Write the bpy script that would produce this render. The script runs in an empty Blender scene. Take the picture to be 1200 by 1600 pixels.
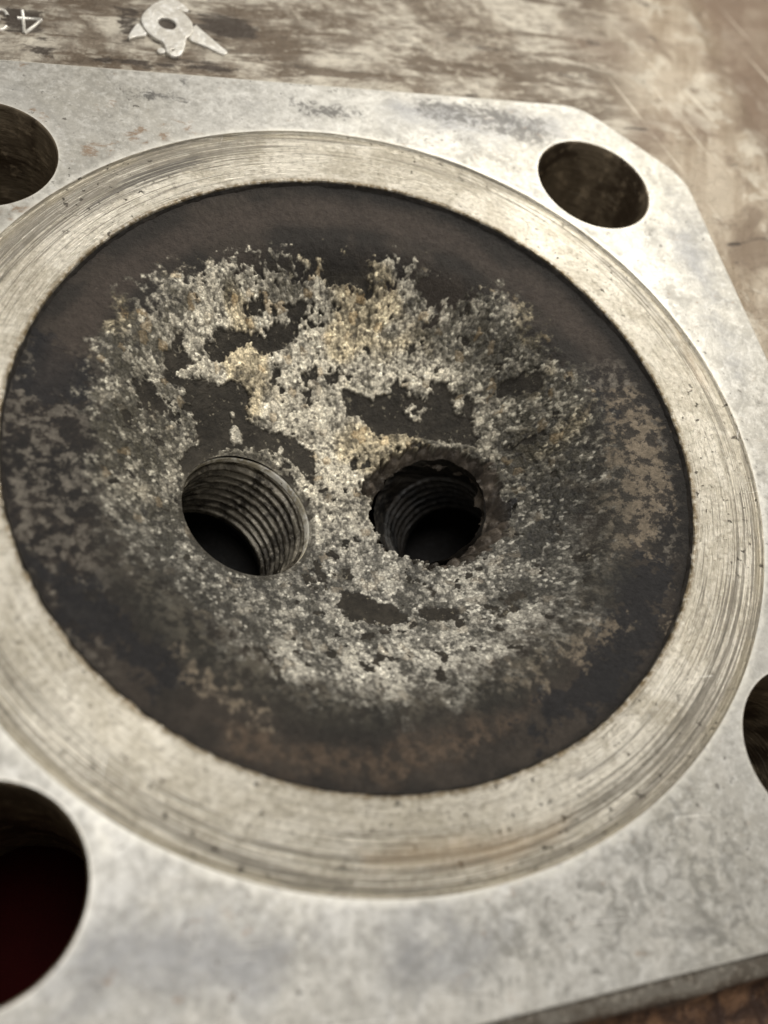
import bpy, math, random
import numpy as np
from mathutils import Vector
from mathutils.geometry import delaunay_2d_cdt

# ---------------------------------------------------------------- camera, world, lamps
U = 0.04            # metres per unit: the unit is the bore radius (an 80 mm bore)
ZB = 1.0            # the gasket face stands one unit above the bench
SC = bpy.context.scene
cd = bpy.data.cameras.new('camera'); cam = bpy.data.objects.new('camera', cd); SC.collection.objects.link(cam)
cam.location = (-0.7289 * U, -1.2694 * U, (2.0706 + ZB) * U)
cam.rotation_euler = (0.4906, -0.2347, -0.1944)
cd.sensor_fit = 'VERTICAL'; cd.sensor_height = 36.0; cd.lens = 1375.85 / 1600 * 36.0
cd.clip_start = 0.005; cd.clip_end = 20
cd.dof.use_dof = True; cd.dof.focus_distance = 2.72 * U; cd.dof.aperture_fstop = 15; cd.dof.aperture_blades = 0
SC.camera = cam
SC.view_settings.view_transform = 'Standard'; SC.view_settings.look = 'None'
SC.view_settings.exposure = 0.0; SC.view_settings.gamma = 1.0
w = bpy.data.worlds.new('World'); SC.world = w; w.use_nodes = True
w.node_tree.nodes['Background'].inputs[0].default_value = (1.0, 0.95, 0.88, 1)
w.node_tree.nodes['Background'].inputs[1].default_value = 0.22
def area(name, loc, target, size, watts, col):
    l = bpy.data.lights.new(name, 'AREA'); l.shape = 'DISK'; l.size = size * U; l.energy = watts; l.color = col
    o = bpy.data.objects.new(name, l); SC.collection.objects.link(o)
    o.location = Vector((loc[0], loc[1], loc[2] + ZB)) * U
    d = Vector(loc) - Vector(target); o.rotation_euler = d.to_track_quat('Z', 'Y').to_euler()
area('ceiling_lamp', (3.1, 3.9, 5.0), (0.2, 0, 0), 2.2, 0.64, (1.0, 0.95, 0.86))
area('ceiling_lamp_wide', (-0.6, 0.1, 6.0), (-.3, -.3, 0), 2.2, 0.28, (1.0, 0.97, 0.94))

# outlines of stains, crust and marks, in plan, unit = bore radius
GRAIN = [[-0.749,0.368],[-0.718,0.457],[-0.652,0.509],[-0.557,0.545],[-0.529,0.613],[-0.39,0.685],[-0.285,0.719],[-0.156,0.733],[-0.02,0.752],[0.019,0.728],[0.107,0.726],[0.139,0.731],[0.193,0.711],[0.3,0.672],[0.347,0.63],[0.374,0.574],[0.428,0.576],[0.453,0.618],[0.528,0.617],[0.6,0.524],[0.646,0.422],[0.716,0.348],[0.741,0.271],[0.744,0.189],[0.776,0.082],[0.771,-0.012],[0.727,-0.156],[0.653,-0.35],[0.564,-0.519],[0.435,-0.618],[0.282,-0.69],[0.085,-0.736],[-0.1,-0.752],[-0.263,-0.715],[-0.359,-0.623],[-0.477,-0.518],[-0.552,-0.439],[-0.624,-0.322],[-0.702,-0.284],[-0.735,-0.146],[-0.751,0.011],[-0.76,0.141],[-0.755,0.243]]
FLAKE = [[[-0.362,0.542],[-0.271,0.549],[-0.222,0.548],[-0.183,0.572],[-0.138,0.577],[-0.131,0.62],[-0.108,0.646],[-0.08,0.652],[-0.053,0.641],[-0.081,0.615],[-0.094,0.58],[-0.13,0.533],[-0.176,0.502],[-0.232,0.486],[-0.274,0.503],[-0.323,0.49],[-0.342,0.45],[-0.401,0.437],[-0.424,0.467],[-0.412,0.487]],[[-0.54,0.383],[-0.528,0.418],[-0.501,0.444],[-0.477,0.439],[-0.469,0.41],[-0.506,0.381],[-0.544,0.322],[-0.568,0.332]],[[-0.411,0.37],[-0.315,0.385],[-0.286,0.355],[-0.302,0.292],[-0.252,0.256],[-0.166,0.242],[-0.105,0.2],[-0.081,0.133],[-0.102,0.064],[-0.139,0.11],[-0.197,0.164],[-0.302,0.187],[-0.409,0.159],[-0.476,0.092],[-0.528,0.047],[-0.533,0.098],[-0.468,0.178],[-0.479,0.275],[-0.505,0.326],[-0.563,0.325],[-0.532,0.363],[-0.472,0.373]],[[-0.014,0.749],[0.121,0.754],[0.146,0.72],[0.14,0.69],[0.156,0.652],[0.145,0.636],[0.118,0.638],[0.108,0.672],[0.057,0.687],[0.009,0.674],[-0.02,0.702]],[[0.042,0.39],[0.086,0.384],[0.139,0.358],[0.19,0.363],[0.22,0.4],[0.23,0.443],[0.242,0.401],[0.249,0.354],[0.239,0.302],[0.256,0.266],[0.298,0.258],[0.303,0.301],[0.332,0.331],[0.331,0.363],[0.354,0.379],[0.393,0.355],[0.414,0.317],[0.4,0.283],[0.406,0.248],[0.431,0.241],[0.45,0.307],[0.459,0.304],[0.453,0.223],[0.46,0.106],[0.369,0.167],[0.269,0.208],[0.162,0.218],[0.112,0.257],[0.084,0.299],[0.04,0.306],[0.034,0.349]],[[0.525,0.277],[0.564,0.323],[0.627,0.308],[0.691,0.304],[0.65,0.242],[0.561,0.257]],[[-0.088,-0.331],[-0.007,-0.351],[0.061,-0.409],[0.098,-0.448],[0.039,-0.478],[-0.035,-0.449],[-0.1,-0.442],[-0.111,-0.391]],[[0.131,-0.421],[0.201,-0.423],[0.236,-0.457],[0.223,-0.492],[0.157,-0.49],[0.123,-0.45]],[[-0.21,0.48],[-0.168,0.456],[-0.192,0.385],[-0.208,0.404]],[[-0.099,0.431],[-0.052,0.461],[-0.042,0.416],[-0.088,0.407]],[[-0.025,0.436],[0.02,0.447],[0.029,0.411],[-0.021,0.402]],[[0.094,0.515],[0.137,0.525],[0.142,0.498],[0.102,0.494]],[[0.267,0.505],[0.299,0.509],[0.302,0.48],[0.271,0.474]],[[-0.29,0.601],[-0.256,0.628],[-0.219,0.647],[-0.236,0.599],[-0.28,0.584]],[[-0.156,0.749],[-0.117,0.729],[-0.099,0.686],[-0.124,0.676],[-0.139,0.705],[-0.165,0.724]],[[-0.526,0.444],[-0.493,0.488],[-0.508,0.415]],[[-0.658,0.285],[-0.601,0.328],[-0.559,0.251],[-0.609,0.214]]]
BRIGHTS = [[-0.345,0.219,0.022],[-0.349,0.288,0.008],[-0.196,0.19,0.01]]
COLLAR = [[0.069,0.083],[0.121,0.13],[0.162,0.159],[0.202,0.174],[0.252,0.189],[0.298,0.186],[0.335,0.167],[0.396,0.142],[0.449,0.096],[0.486,0.062],[0.499,0.006],[0.492,-0.04],[0.497,-0.084],[0.511,-0.123],[0.478,-0.189],[0.451,-0.246],[0.4,-0.272],[0.364,-0.289],[0.332,-0.29],[0.264,-0.288],[0.19,-0.266],[0.119,-0.224],[0.071,-0.163],[0.065,-0.04]]
Z_TAN = [[[0.282,-0.69],[0.392,-0.64],[0.483,-0.623],[0.6,-0.613],[0.664,-0.594],[0.615,-0.646],[0.526,-0.681],[0.402,-0.738],[0.248,-0.76],[0.215,-0.72]],[[0.812,0.136],[0.905,0.166],[0.96,0.07],[0.965,-0.077],[0.912,-0.256],[0.775,-0.41],[0.669,-0.433],[0.693,-0.239],[0.76,-0.028]],[[0.731,-0.617],[0.796,-0.587],[0.745,-0.681],[0.707,-0.694]],[[-0.597,-0.55],[-0.524,-0.607],[-0.371,-0.758],[-0.395,-0.805],[-0.523,-0.726],[-0.62,-0.634]]]
Z_RUST = [[[-0.54,-0.741],[-0.364,-0.809],[-0.13,-0.856],[0.153,-0.828],[0.324,-0.8],[0.235,-0.894],[0.012,-0.943],[-0.187,-0.948],[-0.378,-0.887],[-0.518,-0.807]]]
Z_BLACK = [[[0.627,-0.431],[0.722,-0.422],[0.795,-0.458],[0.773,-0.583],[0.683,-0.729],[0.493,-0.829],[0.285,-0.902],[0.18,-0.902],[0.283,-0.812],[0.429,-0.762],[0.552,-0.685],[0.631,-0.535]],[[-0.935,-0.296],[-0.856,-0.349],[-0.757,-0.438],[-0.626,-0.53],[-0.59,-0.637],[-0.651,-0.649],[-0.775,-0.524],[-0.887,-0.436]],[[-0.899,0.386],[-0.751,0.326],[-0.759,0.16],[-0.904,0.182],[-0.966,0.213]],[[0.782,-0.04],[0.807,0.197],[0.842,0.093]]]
EMBLEM = [[-0.425,1.942],[-0.402,1.949],[-0.387,1.936],[-0.352,1.893],[-0.361,1.878],[-0.384,1.886],[-0.397,1.898],[-0.401,1.888],[-0.37,1.865],[-0.354,1.835],[-0.346,1.809],[-0.348,1.767],[-0.358,1.748],[-0.377,1.727],[-0.384,1.691],[-0.393,1.656],[-0.406,1.631],[-0.429,1.624],[-0.446,1.64],[-0.45,1.682],[-0.46,1.704],[-0.481,1.713],[-0.511,1.755],[-0.523,1.8],[-0.516,1.837],[-0.479,1.894]]
EMBLEM_EYE = [[-0.399,1.797],[-0.4,1.785],[-0.405,1.776],[-0.412,1.768],[-0.422,1.763],[-0.433,1.762],[-0.444,1.764],[-0.454,1.77],[-0.462,1.778],[-0.468,1.789],[-0.471,1.8],[-0.47,1.811],[-0.465,1.821],[-0.458,1.829],[-0.448,1.834],[-0.437,1.835],[-0.426,1.833],[-0.416,1.827],[-0.407,1.819],[-0.402,1.808]]
EMBLEM_SLOT = [[-0.417,1.656],[-0.417,1.654],[-0.419,1.651],[-0.421,1.649],[-0.424,1.648],[-0.427,1.647],[-0.43,1.647],[-0.433,1.648],[-0.435,1.649],[-0.436,1.651],[-0.436,1.654],[-0.435,1.656],[-0.434,1.659],[-0.432,1.661],[-0.429,1.662],[-0.426,1.663],[-0.423,1.663],[-0.42,1.662],[-0.418,1.661],[-0.417,1.659]]
WING_L = [[-0.537,1.789],[-0.526,1.761],[-0.511,1.729],[-0.547,1.719],[-0.578,1.698],[-0.56,1.742]]
WING_R = [[-0.335,1.812],[-0.316,1.783],[-0.292,1.751],[-0.262,1.708],[-0.231,1.672],[-0.248,1.659],[-0.305,1.699],[-0.364,1.725],[-0.348,1.749]]
BLOB = [[-0.455,1.653],[-0.456,1.649],[-0.458,1.646],[-0.461,1.643],[-0.464,1.641],[-0.468,1.64],[-0.471,1.64],[-0.474,1.641],[-0.476,1.643],[-0.478,1.646],[-0.478,1.65],[-0.477,1.654],[-0.475,1.657],[-0.472,1.66],[-0.469,1.662],[-0.466,1.663],[-0.462,1.663],[-0.459,1.662],[-0.457,1.659],[-0.456,1.656]]
FOUR = [[[-0.924,1.806],[-0.92,1.685]],[[-0.941,1.764],[-0.862,1.768]],[[-0.862,1.768],[-0.89,1.726],[-0.92,1.685]]]
THREE = [[[-0.972,1.771],[-0.98,1.797],[-1.0,1.801],[-1.017,1.778],[-1.013,1.754],[-0.996,1.75],[-1.013,1.744],[-1.021,1.72],[-1.009,1.695],[-0.988,1.695],[-0.976,1.716]]]
S_DARK = [[[-0.647,1.392],[-0.575,1.387],[-0.494,1.372],[-0.389,1.364],[-0.403,1.325],[-0.569,1.326],[-0.619,1.342]],[[-0.441,1.448],[-0.373,1.424],[-0.386,1.4],[-0.438,1.416]],[[0.404,1.439],[0.711,1.437],[0.938,1.39],[0.957,1.27],[0.837,1.226],[0.674,1.296],[0.432,1.34]],[[-0.057,1.388],[0.195,1.366],[0.255,1.306],[-0.002,1.297]],[[1.176,0.797],[1.217,0.82],[1.195,0.776]],[[1.127,0.506],[1.151,0.514],[1.169,0.5],[1.14,0.486]]]
S_RUST = [[[-0.629,1.176],[-0.548,1.198],[-0.563,1.124],[-0.612,1.125]],[[-0.516,1.216],[-0.484,1.189],[-0.497,1.124],[-0.512,1.143]],[[-0.454,1.231],[-0.402,1.227],[-0.416,1.19]],[[-0.896,1.244],[-0.855,1.213],[-0.867,1.194],[-0.897,1.22]],[[-0.767,1.121],[-0.654,1.087],[-0.714,1.041],[-0.754,1.065]],[[-0.702,1.287],[-0.645,1.309],[-0.653,1.269],[-0.703,1.257]],[[-0.991,0.875],[-0.921,0.827],[-0.885,0.868],[-0.957,0.762]]]
S_COOL = [[[0.31,1.462],[1.086,1.423],[1.024,1.225],[0.511,1.248],[0.276,1.292]],[[1.367,1.014],[1.413,0.636],[1.307,0.132],[1.29,0.402],[1.241,0.753]],[[-0.998,-1.244],[-0.752,-1.104],[-0.365,-1.237],[-0.496,-1.391]],[[-0.219,-1.225],[0.064,-1.316],[-0.03,-1.438],[-0.261,-1.439]]]
S_NICK = [[[-0.812,-0.924],[-0.791,-0.928],[-0.785,-0.971],[-0.782,-1.01],[-0.798,-1.013],[-0.809,-0.967]]]
S_MOTTLE = [[[0.051,-1.247],[0.253,-1.226],[0.565,-1.097],[0.733,-1.155],[0.717,-1.365],[0.654,-1.467],[0.257,-1.47],[0.018,-1.484],[-0.109,-1.398]]]
R_TAN = [[[-0.251,-1.097],[-0.124,-1.076],[0.031,-1.094],[0.176,-1.11],[0.3,-1.1],[0.229,-1.163],[0.072,-1.187],[-0.129,-1.173],[-0.244,-1.139]],[[1.148,0.414],[1.187,0.251],[1.175,0.095],[1.136,0.252]]]
R_DARK = [[[0.318,-1.013],[0.45,-0.973],[0.535,-0.944],[0.442,-0.997],[0.331,-1.031]],[[-0.78,0.824],[-0.621,0.994],[-0.414,1.095],[-0.334,1.072],[-0.547,0.944],[-0.763,0.773]],[[-0.421,1.022],[-0.315,1.05],[-0.329,1.02],[-0.423,1.002]]]
B_DARK = [[[-0.937,1.61],[-0.795,1.596],[-0.583,1.615],[-0.498,1.585],[-0.294,1.629],[-0.239,1.601],[-0.184,1.584],[-0.299,1.577],[-0.585,1.574],[-0.877,1.553],[-0.957,1.584]],[[-0.996,1.853],[-0.934,1.828],[-0.851,1.807],[-0.875,1.668],[-0.997,1.667]],[[-0.613,1.845],[-0.532,1.894],[-0.544,1.715],[-0.598,1.725]],[[-0.337,1.889],[-0.148,1.882],[-0.113,1.777],[-0.257,1.756]]]
B_BROWN = [[[2.005,2.497],[2.784,2.637],[2.292,1.603],[1.991,1.694],[1.997,2.034]],[[1.897,1.999],[2.015,1.993],[2.066,1.87],[1.887,1.764]],[[1.974,1.692],[2.19,1.758],[2.19,1.317],[2.035,1.268]],[[1.458,1.558],[1.71,1.565],[1.736,1.47],[1.375,1.328]],[[1.241,2.012],[1.489,2.006],[1.609,1.98],[1.513,1.801],[1.43,1.832],[1.258,1.87]]]
CORNER = [[1.125,1.455],[1.484,1.071],[1.459,1.009]]

# ---------------------------------------------------------------- numpy noise
_T = np.random.RandomState(7).rand(8, 256, 256).astype(np.float32)
def vn(x, y, s=0):
    xi = np.floor(x).astype(int); yi = np.floor(y).astype(int)
    fx = x - xi; fy = y - yi; fx = fx*fx*(3-2*fx); fy = fy*fy*(3-2*fy)
    t = _T[s % 8]; o = (s // 8) * 37
    a = t[(xi+o) & 255, yi & 255]; b = t[(xi+1+o) & 255, yi & 255]
    c = t[(xi+o) & 255, (yi+1) & 255]; d = t[(xi+1+o) & 255, (yi+1) & 255]
    return (a*(1-fx)+b*fx)*(1-fy)+(c*(1-fx)+d*fx)*fy
def fbm(x, y, f, octv=4, s=0, g=0.55):
    r = 0; a = 1; n = 0
    for i in range(octv):
        ca, sa = math.cos(.7*i+s), math.sin(.7*i+s)
        r = r + a * vn((x*ca-y*sa)*f + 31.7*i + 60, (x*sa+y*ca)*f + 17.3*i + 60, s+i); n += a; a *= g; f *= 2.03
    return r / n            # 0..1, mean .5
def worley(x, y, size, s=0):
    X = x/size + 500; Y = y/size + 500
    xi = np.floor(X).astype(int); yi = np.floor(Y).astype(int)
    f1 = np.full(x.shape, 9.0); f2 = np.full(x.shape, 9.0); idx = np.zeros(x.shape, int); idy = np.zeros(x.shape, int)
    dx1 = np.zeros(x.shape); dy1 = np.zeros(x.shape)
    for i in (-1, 0, 1):
        for j in (-1, 0, 1):
            cx = xi+i; cy = yi+j
            px = cx + _T[s % 8, cx & 255, cy & 255]; py = cy + _T[(s+1) % 8, cx & 255, cy & 255]
            dx = X-px; dy = Y-py; d = np.sqrt(dx*dx+dy*dy)
            m = d < f1
            f2 = np.where(m, f1, np.minimum(f2, d)); f1 = np.where(m, d, f1)
            idx = np.where(m, cx, idx); idy = np.where(m, cy, idy); dx1 = np.where(m, dx, dx1); dy1 = np.where(m, dy, dy1)
    return f1, f2, idx, idy, dx1, dy1
def cellr(ix, iy, s): return _T[s % 8, (ix*7+s*13) & 255, (iy*5+s) & 255]
def sst(a, b, x):
    t = np.clip((x-a)/(b-a), 0, 1); return t*t*(3-2*t)
def sdf(x, y, poly, reach=0.12):
    """signed distance to an outline, positive inside"""
    P = np.array(poly); out = np.full(x.shape, -float(reach))
    lo = P.min(0)-reach; hi = P.max(0)+reach
    m = (x > lo[0]) & (x < hi[0]) & (y > lo[1]) & (y < hi[1])
    X = x[m]; Y = y[m]
    if X.size == 0: return out
    d = np.full(X.shape, 9.0); ins = np.zeros(X.shape, bool)
    for i in range(len(P)):
        a = P[i-1]; b = P[i]; e = b-a; L = e@e + 1e-12
        t = np.clip(((X-a[0])*e[0]+(Y-a[1])*e[1])/L, 0, 1)
        d = np.minimum(d, np.hypot(X-a[0]-t*e[0], Y-a[1]-t*e[1]))
        c = (a[1] > Y) != (b[1] > Y)
        ins ^= c & (X < (b[0]-a[0])*(Y-a[1])/((b[1]-a[1]) or 1e-9)+a[0])
    out[m] = np.where(ins, d, -d); return np.maximum(out, -reach)
def sdfs(x, y, polys, reach=0.12):
    r = np.full(x.shape, -reach)
    for p in polys: r = np.maximum(r, sdf(x, y, p, reach))
    return r

# ---------------------------------------------------------------- mesh helpers
def mk(name, v, f, mat, parent=None, attrs=None, cols=None, smooth=True):
    me = bpy.data.meshes.new(name); v = np.asarray(v, np.float64).copy(); v[:, 2] += ZB; v *= U
    if isinstance(f, np.ndarray):
        n = f.shape[1]; me.vertices.add(len(v)); me.vertices.foreach_set('co', v.astype(np.float32).ravel())
        me.loops.add(f.size); me.loops.foreach_set('vertex_index', f.astype(np.int32).ravel())
        me.polygons.add(len(f)); me.polygons.foreach_set('loop_start', np.arange(0, f.size, n, dtype=np.int32))
        me.update(calc_edges=True)
    else:
        me.from_pydata([tuple(p) for p in v], [], f)
    me.validate()
    for k, a in (attrs or {}).items():
        at = me.attributes.new(k, 'FLOAT', 'POINT'); at.data.foreach_set('value', np.asarray(a, np.float32))
    for k, a in (cols or {}).items():
        at = me.attributes.new(k, 'FLOAT_VECTOR', 'POINT'); at.data.foreach_set('vector', np.asarray(a, np.float32).ravel())
    me.polygons.foreach_set('use_smooth', np.full(len(me.polygons), smooth)); me.materials.append(mat)
    o = bpy.data.objects.new(name, me); SC.collection.objects.link(o); o.parent = parent
    return o
def grid_faces(n, m, wrap=True):
    """n rows, m columns, columns wrap"""
    i = np.arange(n-1)[:, None]; j = np.arange(m if wrap else m-1)[None, :]; k = (j+1) % m
    return np.stack([i*m+j, i*m+k, (i+1)*m+k, (i+1)*m+j], -1).reshape(-1, 4)
def cdt(loops, pts):
    """triangulate outline loops plus free points; returns verts, tris"""
    v = [Vector((float(a), float(b))) for a, b in pts]; e = []
    for L in loops:
        o = len(v); v += [Vector((float(a), float(b))) for a, b in L]
        e += [(o+i, o+(i+1) % len(L)) for i in range(len(L))]
    r = delaunay_2d_cdt(v, e, [], 0, 1e-6)
    return np.array([(a.x, a.y) for a in r[0]]), np.array(r[2])
def circ(c, r, n, ph=0): t = np.arange(n)*2*math.pi/n+ph; return np.c_[c[0]+r*np.cos(t), c[1]+r*np.sin(t)]

# ---------------------------------------------------------------- node helper
class M:
    def __init__(s, name, rough=0.5, metal=0.0):
        s.m = bpy.data.materials.new(name); s.m.use_nodes = True; s.t = s.m.node_tree; s.n = s.t.nodes
        s.b = s.n['Principled BSDF']; s.set('Roughness', rough); s.set('Metallic', metal)
        tc = s.n.new('ShaderNodeTexCoord'); s.obj = s.vs(tc.outputs['Object'], 1/U)
    def L(s, a, b): s.t.links.new(a, b)
    def set(s, k, v):
        if hasattr(v, 'is_output'): s.L(v, s.b.inputs[k])
        elif isinstance(v, tuple): s.b.inputs[k].default_value = (*v, 1)
        else: s.b.inputs[k].default_value = v
    def vs(s, v, k):
        n = s.n.new('ShaderNodeVectorMath'); n.operation = 'MULTIPLY'; s.L(v, n.inputs[0])
        n.inputs[1].default_value = k if isinstance(k, tuple) else (k, k, k); return n.outputs[0]
    def rotz(s, v, a):
        n = s.n.new('ShaderNodeVectorRotate'); n.rotation_type = 'Z_AXIS'; n.inputs['Angle'].default_value = a; s.L(v, n.inputs['Vector']); return n.outputs[0]
    def attr(s, k, vec=False):
        n = s.n.new('ShaderNodeAttribute'); n.attribute_name = k; return n.outputs['Vector'] if vec else n.outputs['Fac']
    def noise(s, sc, det=6, rough=0.6, v=None, dist=0, w=None):
        n = s.n.new('ShaderNodeTexNoise'); n.inputs['Scale'].default_value = sc; n.inputs['Detail'].default_value = det
        n.inputs['Roughness'].default_value = rough; n.inputs['Distortion'].default_value = dist
        if w is not None: n.noise_dimensions = '4D'; n.inputs['W'].default_value = w
        s.L(v or s.obj, n.inputs['Vector']); return n.outputs['Fac']
    def vor(s, sc, feat='F1', v=None, out='Distance'):
        n = s.n.new('ShaderNodeTexVoronoi'); n.feature = feat; n.inputs['Scale'].default_value = sc; s.L(v or s.obj, n.inputs['Vector']); return n.outputs[out]
    def ma(s, op, a, b=0.0, c=None):
        n = s.n.new('ShaderNodeMath'); n.operation = op
        for i, q in enumerate((a, b, c)):
            if q is None: continue
            if hasattr(q, 'is_output'): s.L(q, n.inputs[i])
            else: n.inputs[i].default_value = q
        return n.outputs[0]
    def ramp(s, x, lo, hi, a=0.0, b=1.0):
        n = s.n.new('ShaderNodeMapRange'); n.interpolation_type = 'SMOOTHSTEP'; s.L(x, n.inputs[0])
        for i, q in enumerate((lo, hi, a, b)): n.inputs[i+1].default_value = q
        return n.outputs[0]
    def mix(s, f, a, b, op='MIX'):
        n = s.n.new('ShaderNodeMix'); n.data_type = 'RGBA'; n.blend_type = op
        for k, q in ((0, f), (6, a), (7, b)):
            if hasattr(q, 'is_output'): s.L(q, n.inputs[k])
            else: n.inputs[k].default_value = (*q, 1) if isinstance(q, tuple) else q
        return n.outputs[2]
    def bump(s, h, dist, strength=1.0, prev=None):
        n = s.n.new('ShaderNodeBump'); n.inputs['Distance'].default_value = dist*U; n.inputs['Strength'].default_value = strength
        s.L(h, n.inputs['Height'])
        if prev: s.L(prev, n.inputs['Normal'])
        s.set('Normal', n.outputs[0]); return n.outputs[0]
    def scratches(s, ang, sc=1.0, thr=0.70, v=None, w=0.0):
        """thin long marks in one direction; 0..1"""
        r = s.rotz(v or s.obj, ang); q = s.vs(r, (1.1*sc, 75*sc, 1))
        m = s.ramp(s.noise(1, 2, 0.5, q, 0.2, w), thr, thr+0.035)
        g = s.ramp(s.noise(3.5*sc, 2, 0.5, None, 0, w+5), 0.5, 0.62)
        return s.ma('MULTIPLY', m, g)

# ---- machined, corroded gasket face
def face_material():
    m = M('weathered_aluminium_face')
    n1 = m.noise(1.6, 5, 0.6, None, 0.5); n2 = m.noise(8, 9, 0.72, None, 0.6); n3 = m.noise(50, 7, 0.72); n4 = m.noise(5, 8, 0.7, None, 0.9, 3.0); n5 = m.noise(22, 7, 0.7, None, 0.5, 6.0)
    c = m.mix(m.ramp(n1, 0.35, 0.65), (0.455, 0.438, 0.388), (0.555, 0.545, 0.51))
    c = m.mix(m.ramp(n2, 0.46, 0.66, 0, 0.60), c, (0.315, 0.305, 0.278))
    c = m.mix(m.ramp(n4, 0.51, 0.66, 0, 0.5), c, (0.62, 0.60, 0.55))
    gm_ = m.ramp(m.noise(2.6, 4, 0.6, None, 0.4, 31.0), 0.40, 0.60, 0.25, 1.0)
    c = m.mix(m.ma('MULTIPLY', m.ramp(n5, 0.50, 0.62, 0, 0.42), gm_), c, (0.27, 0.26, 0.235))
    c = m.mix(m.ramp(n5, 0.47, 0.36, 0, 0.50), c, (0.70, 0.69, 0.65))
    c = m.mix(m.ma('MULTIPLY', m.ramp(n3, 0.50, 0.62, 0, 0.4), gm_), c, (0.24, 0.225, 0.195))
    c = m.mix(m.ramp(n3, 0.47, 0.37, 0, 0.35), c, (0.78, 0.77, 0.73))
    cool = m.ma('ADD', m.attr('cool'), m.ma('MULTIPLY', m.ma('SUBTRACT', n4, 0.5), -2.0))
    c = m.mix(m.ramp(cool, 0.2, 1.1, 0, 0.72), c, (0.245, 0.25, 0.262))
    # fine dark worm-like corrosion marks
    wl = m.ma('MULTIPLY', m.ramp(m.noise(20, 4, 0.6, None, 1.3, 8.0), 0.50, 0.58), m.ramp(n3, 0.3, 0.55, 0.35, 1.0))
    mo = m.ma('ADD', m.attr('mottle'), m.ma('MULTIPLY', m.ma('SUBTRACT', m.noise(4, 4, 0.6, None, 0, 2.0), 0.5), 1.2))
    c = m.mix(m.ma('MULTIPLY', wl, m.ramp(mo, 0.2, 0.8, 0.2, 0.6)), c, (0.20, 0.195, 0.175))
    dk = m.ma('ADD', m.attr('dark'), m.ma('MULTIPLY', m.ma('SUBTRACT', m.noise(26, 9, 0.78, None, 0.8), 0.5), 5.0))
    c = m.mix(m.ramp(dk, 0.40, 1.3, 0, 0.85), c, (0.10, 0.096, 0.09))
    ru = m.ma('ADD', m.attr('rust'), m.ma('MULTIPLY', m.ma('SUBTRACT', m.noise(30, 7, 0.72, m.vs(m.obj, (0.6, 1, 1)), 0.6, 4.0), 0.5), 5.0))
    c = m.mix(m.ramp(ru, 0.45, 1.2, 0, 0.8), c, (0.26, 0.165, 0.095))
    gr = m.ramp(m.noise(30, 5, 0.7, m.vs(m.obj, (0.45, 1, 1)), 0, 9.0), 0.66, 0.72, 0, 0.85)
    c = m.mix(m.ma('MULTIPLY', gr, m.ramp(n1, 0.38, 0.60)), c, (0.09, 0.078, 0.058))
    pt = m.ramp(m.noise(42, 3, 0.6, None, 0, 51.0), 0.635, 0.67, 0, 0.8); c = m.mix(m.ma('MULTIPLY', pt, m.ramp(m.noise(3, 3, 0.5, None, 0, 53.0), 0.42, 0.58)), c, (0.10, 0.092, 0.08))
    sm = m.noise(2.2, 7, 0.65, m.vs(m.obj, (1, 1.5, 1)), 1.2, 57.0); c = m.mix(m.ramp(sm, 0.55, 0.68, 0, 0.5), c, (0.21, 0.205, 0.195))
    s1 = m.ma('MAXIMUM', m.ma('MAXIMUM', m.scratches(0.1, 1.4, 0.66), m.scratches(-0.9, 1.6, 0.70, None, 3.0)), m.scratches(0.6, 2.0, 0.69, None, 13.0))
    c = m.mix(m.ma('MULTIPLY', s1, 0.55), c, (0.90, 0.88, 0.83))
    s2 = m.ma('MAXIMUM', m.scratches(0.25, 1.8, 0.70, None, 21.0), m.scratches(1.9, 1.7, 0.71, None, 17.0))
    c = m.mix(m.ma('MULTIPLY', s2, 0.5), c, (0.16, 0.15, 0.13))
    ed = m.attr('edge'); c = m.mix(m.ma('MULTIPLY', m.ma('MULTIPLY', ed, 0.9), m.ramp(n5, 0.35, 0.5)), c, (0.86, 0.84, 0.76))
    m.set('Base Color', c); m.set('Metallic', 0.45)
    m.set('Roughness', m.ramp(n2, 0.3, 0.7, 0.42, 0.56))
    h = m.ma('ADD', m.ma('MULTIPLY', n3, 0.7), m.ma('ADD', m.ma('MULTIPLY', n2, 0.6), m.ma('MULTIPLY', m.ma('ADD', s1, s2), -0.35)))
    m.bump(h, 0.0028, 0.8); return m.m
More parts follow.
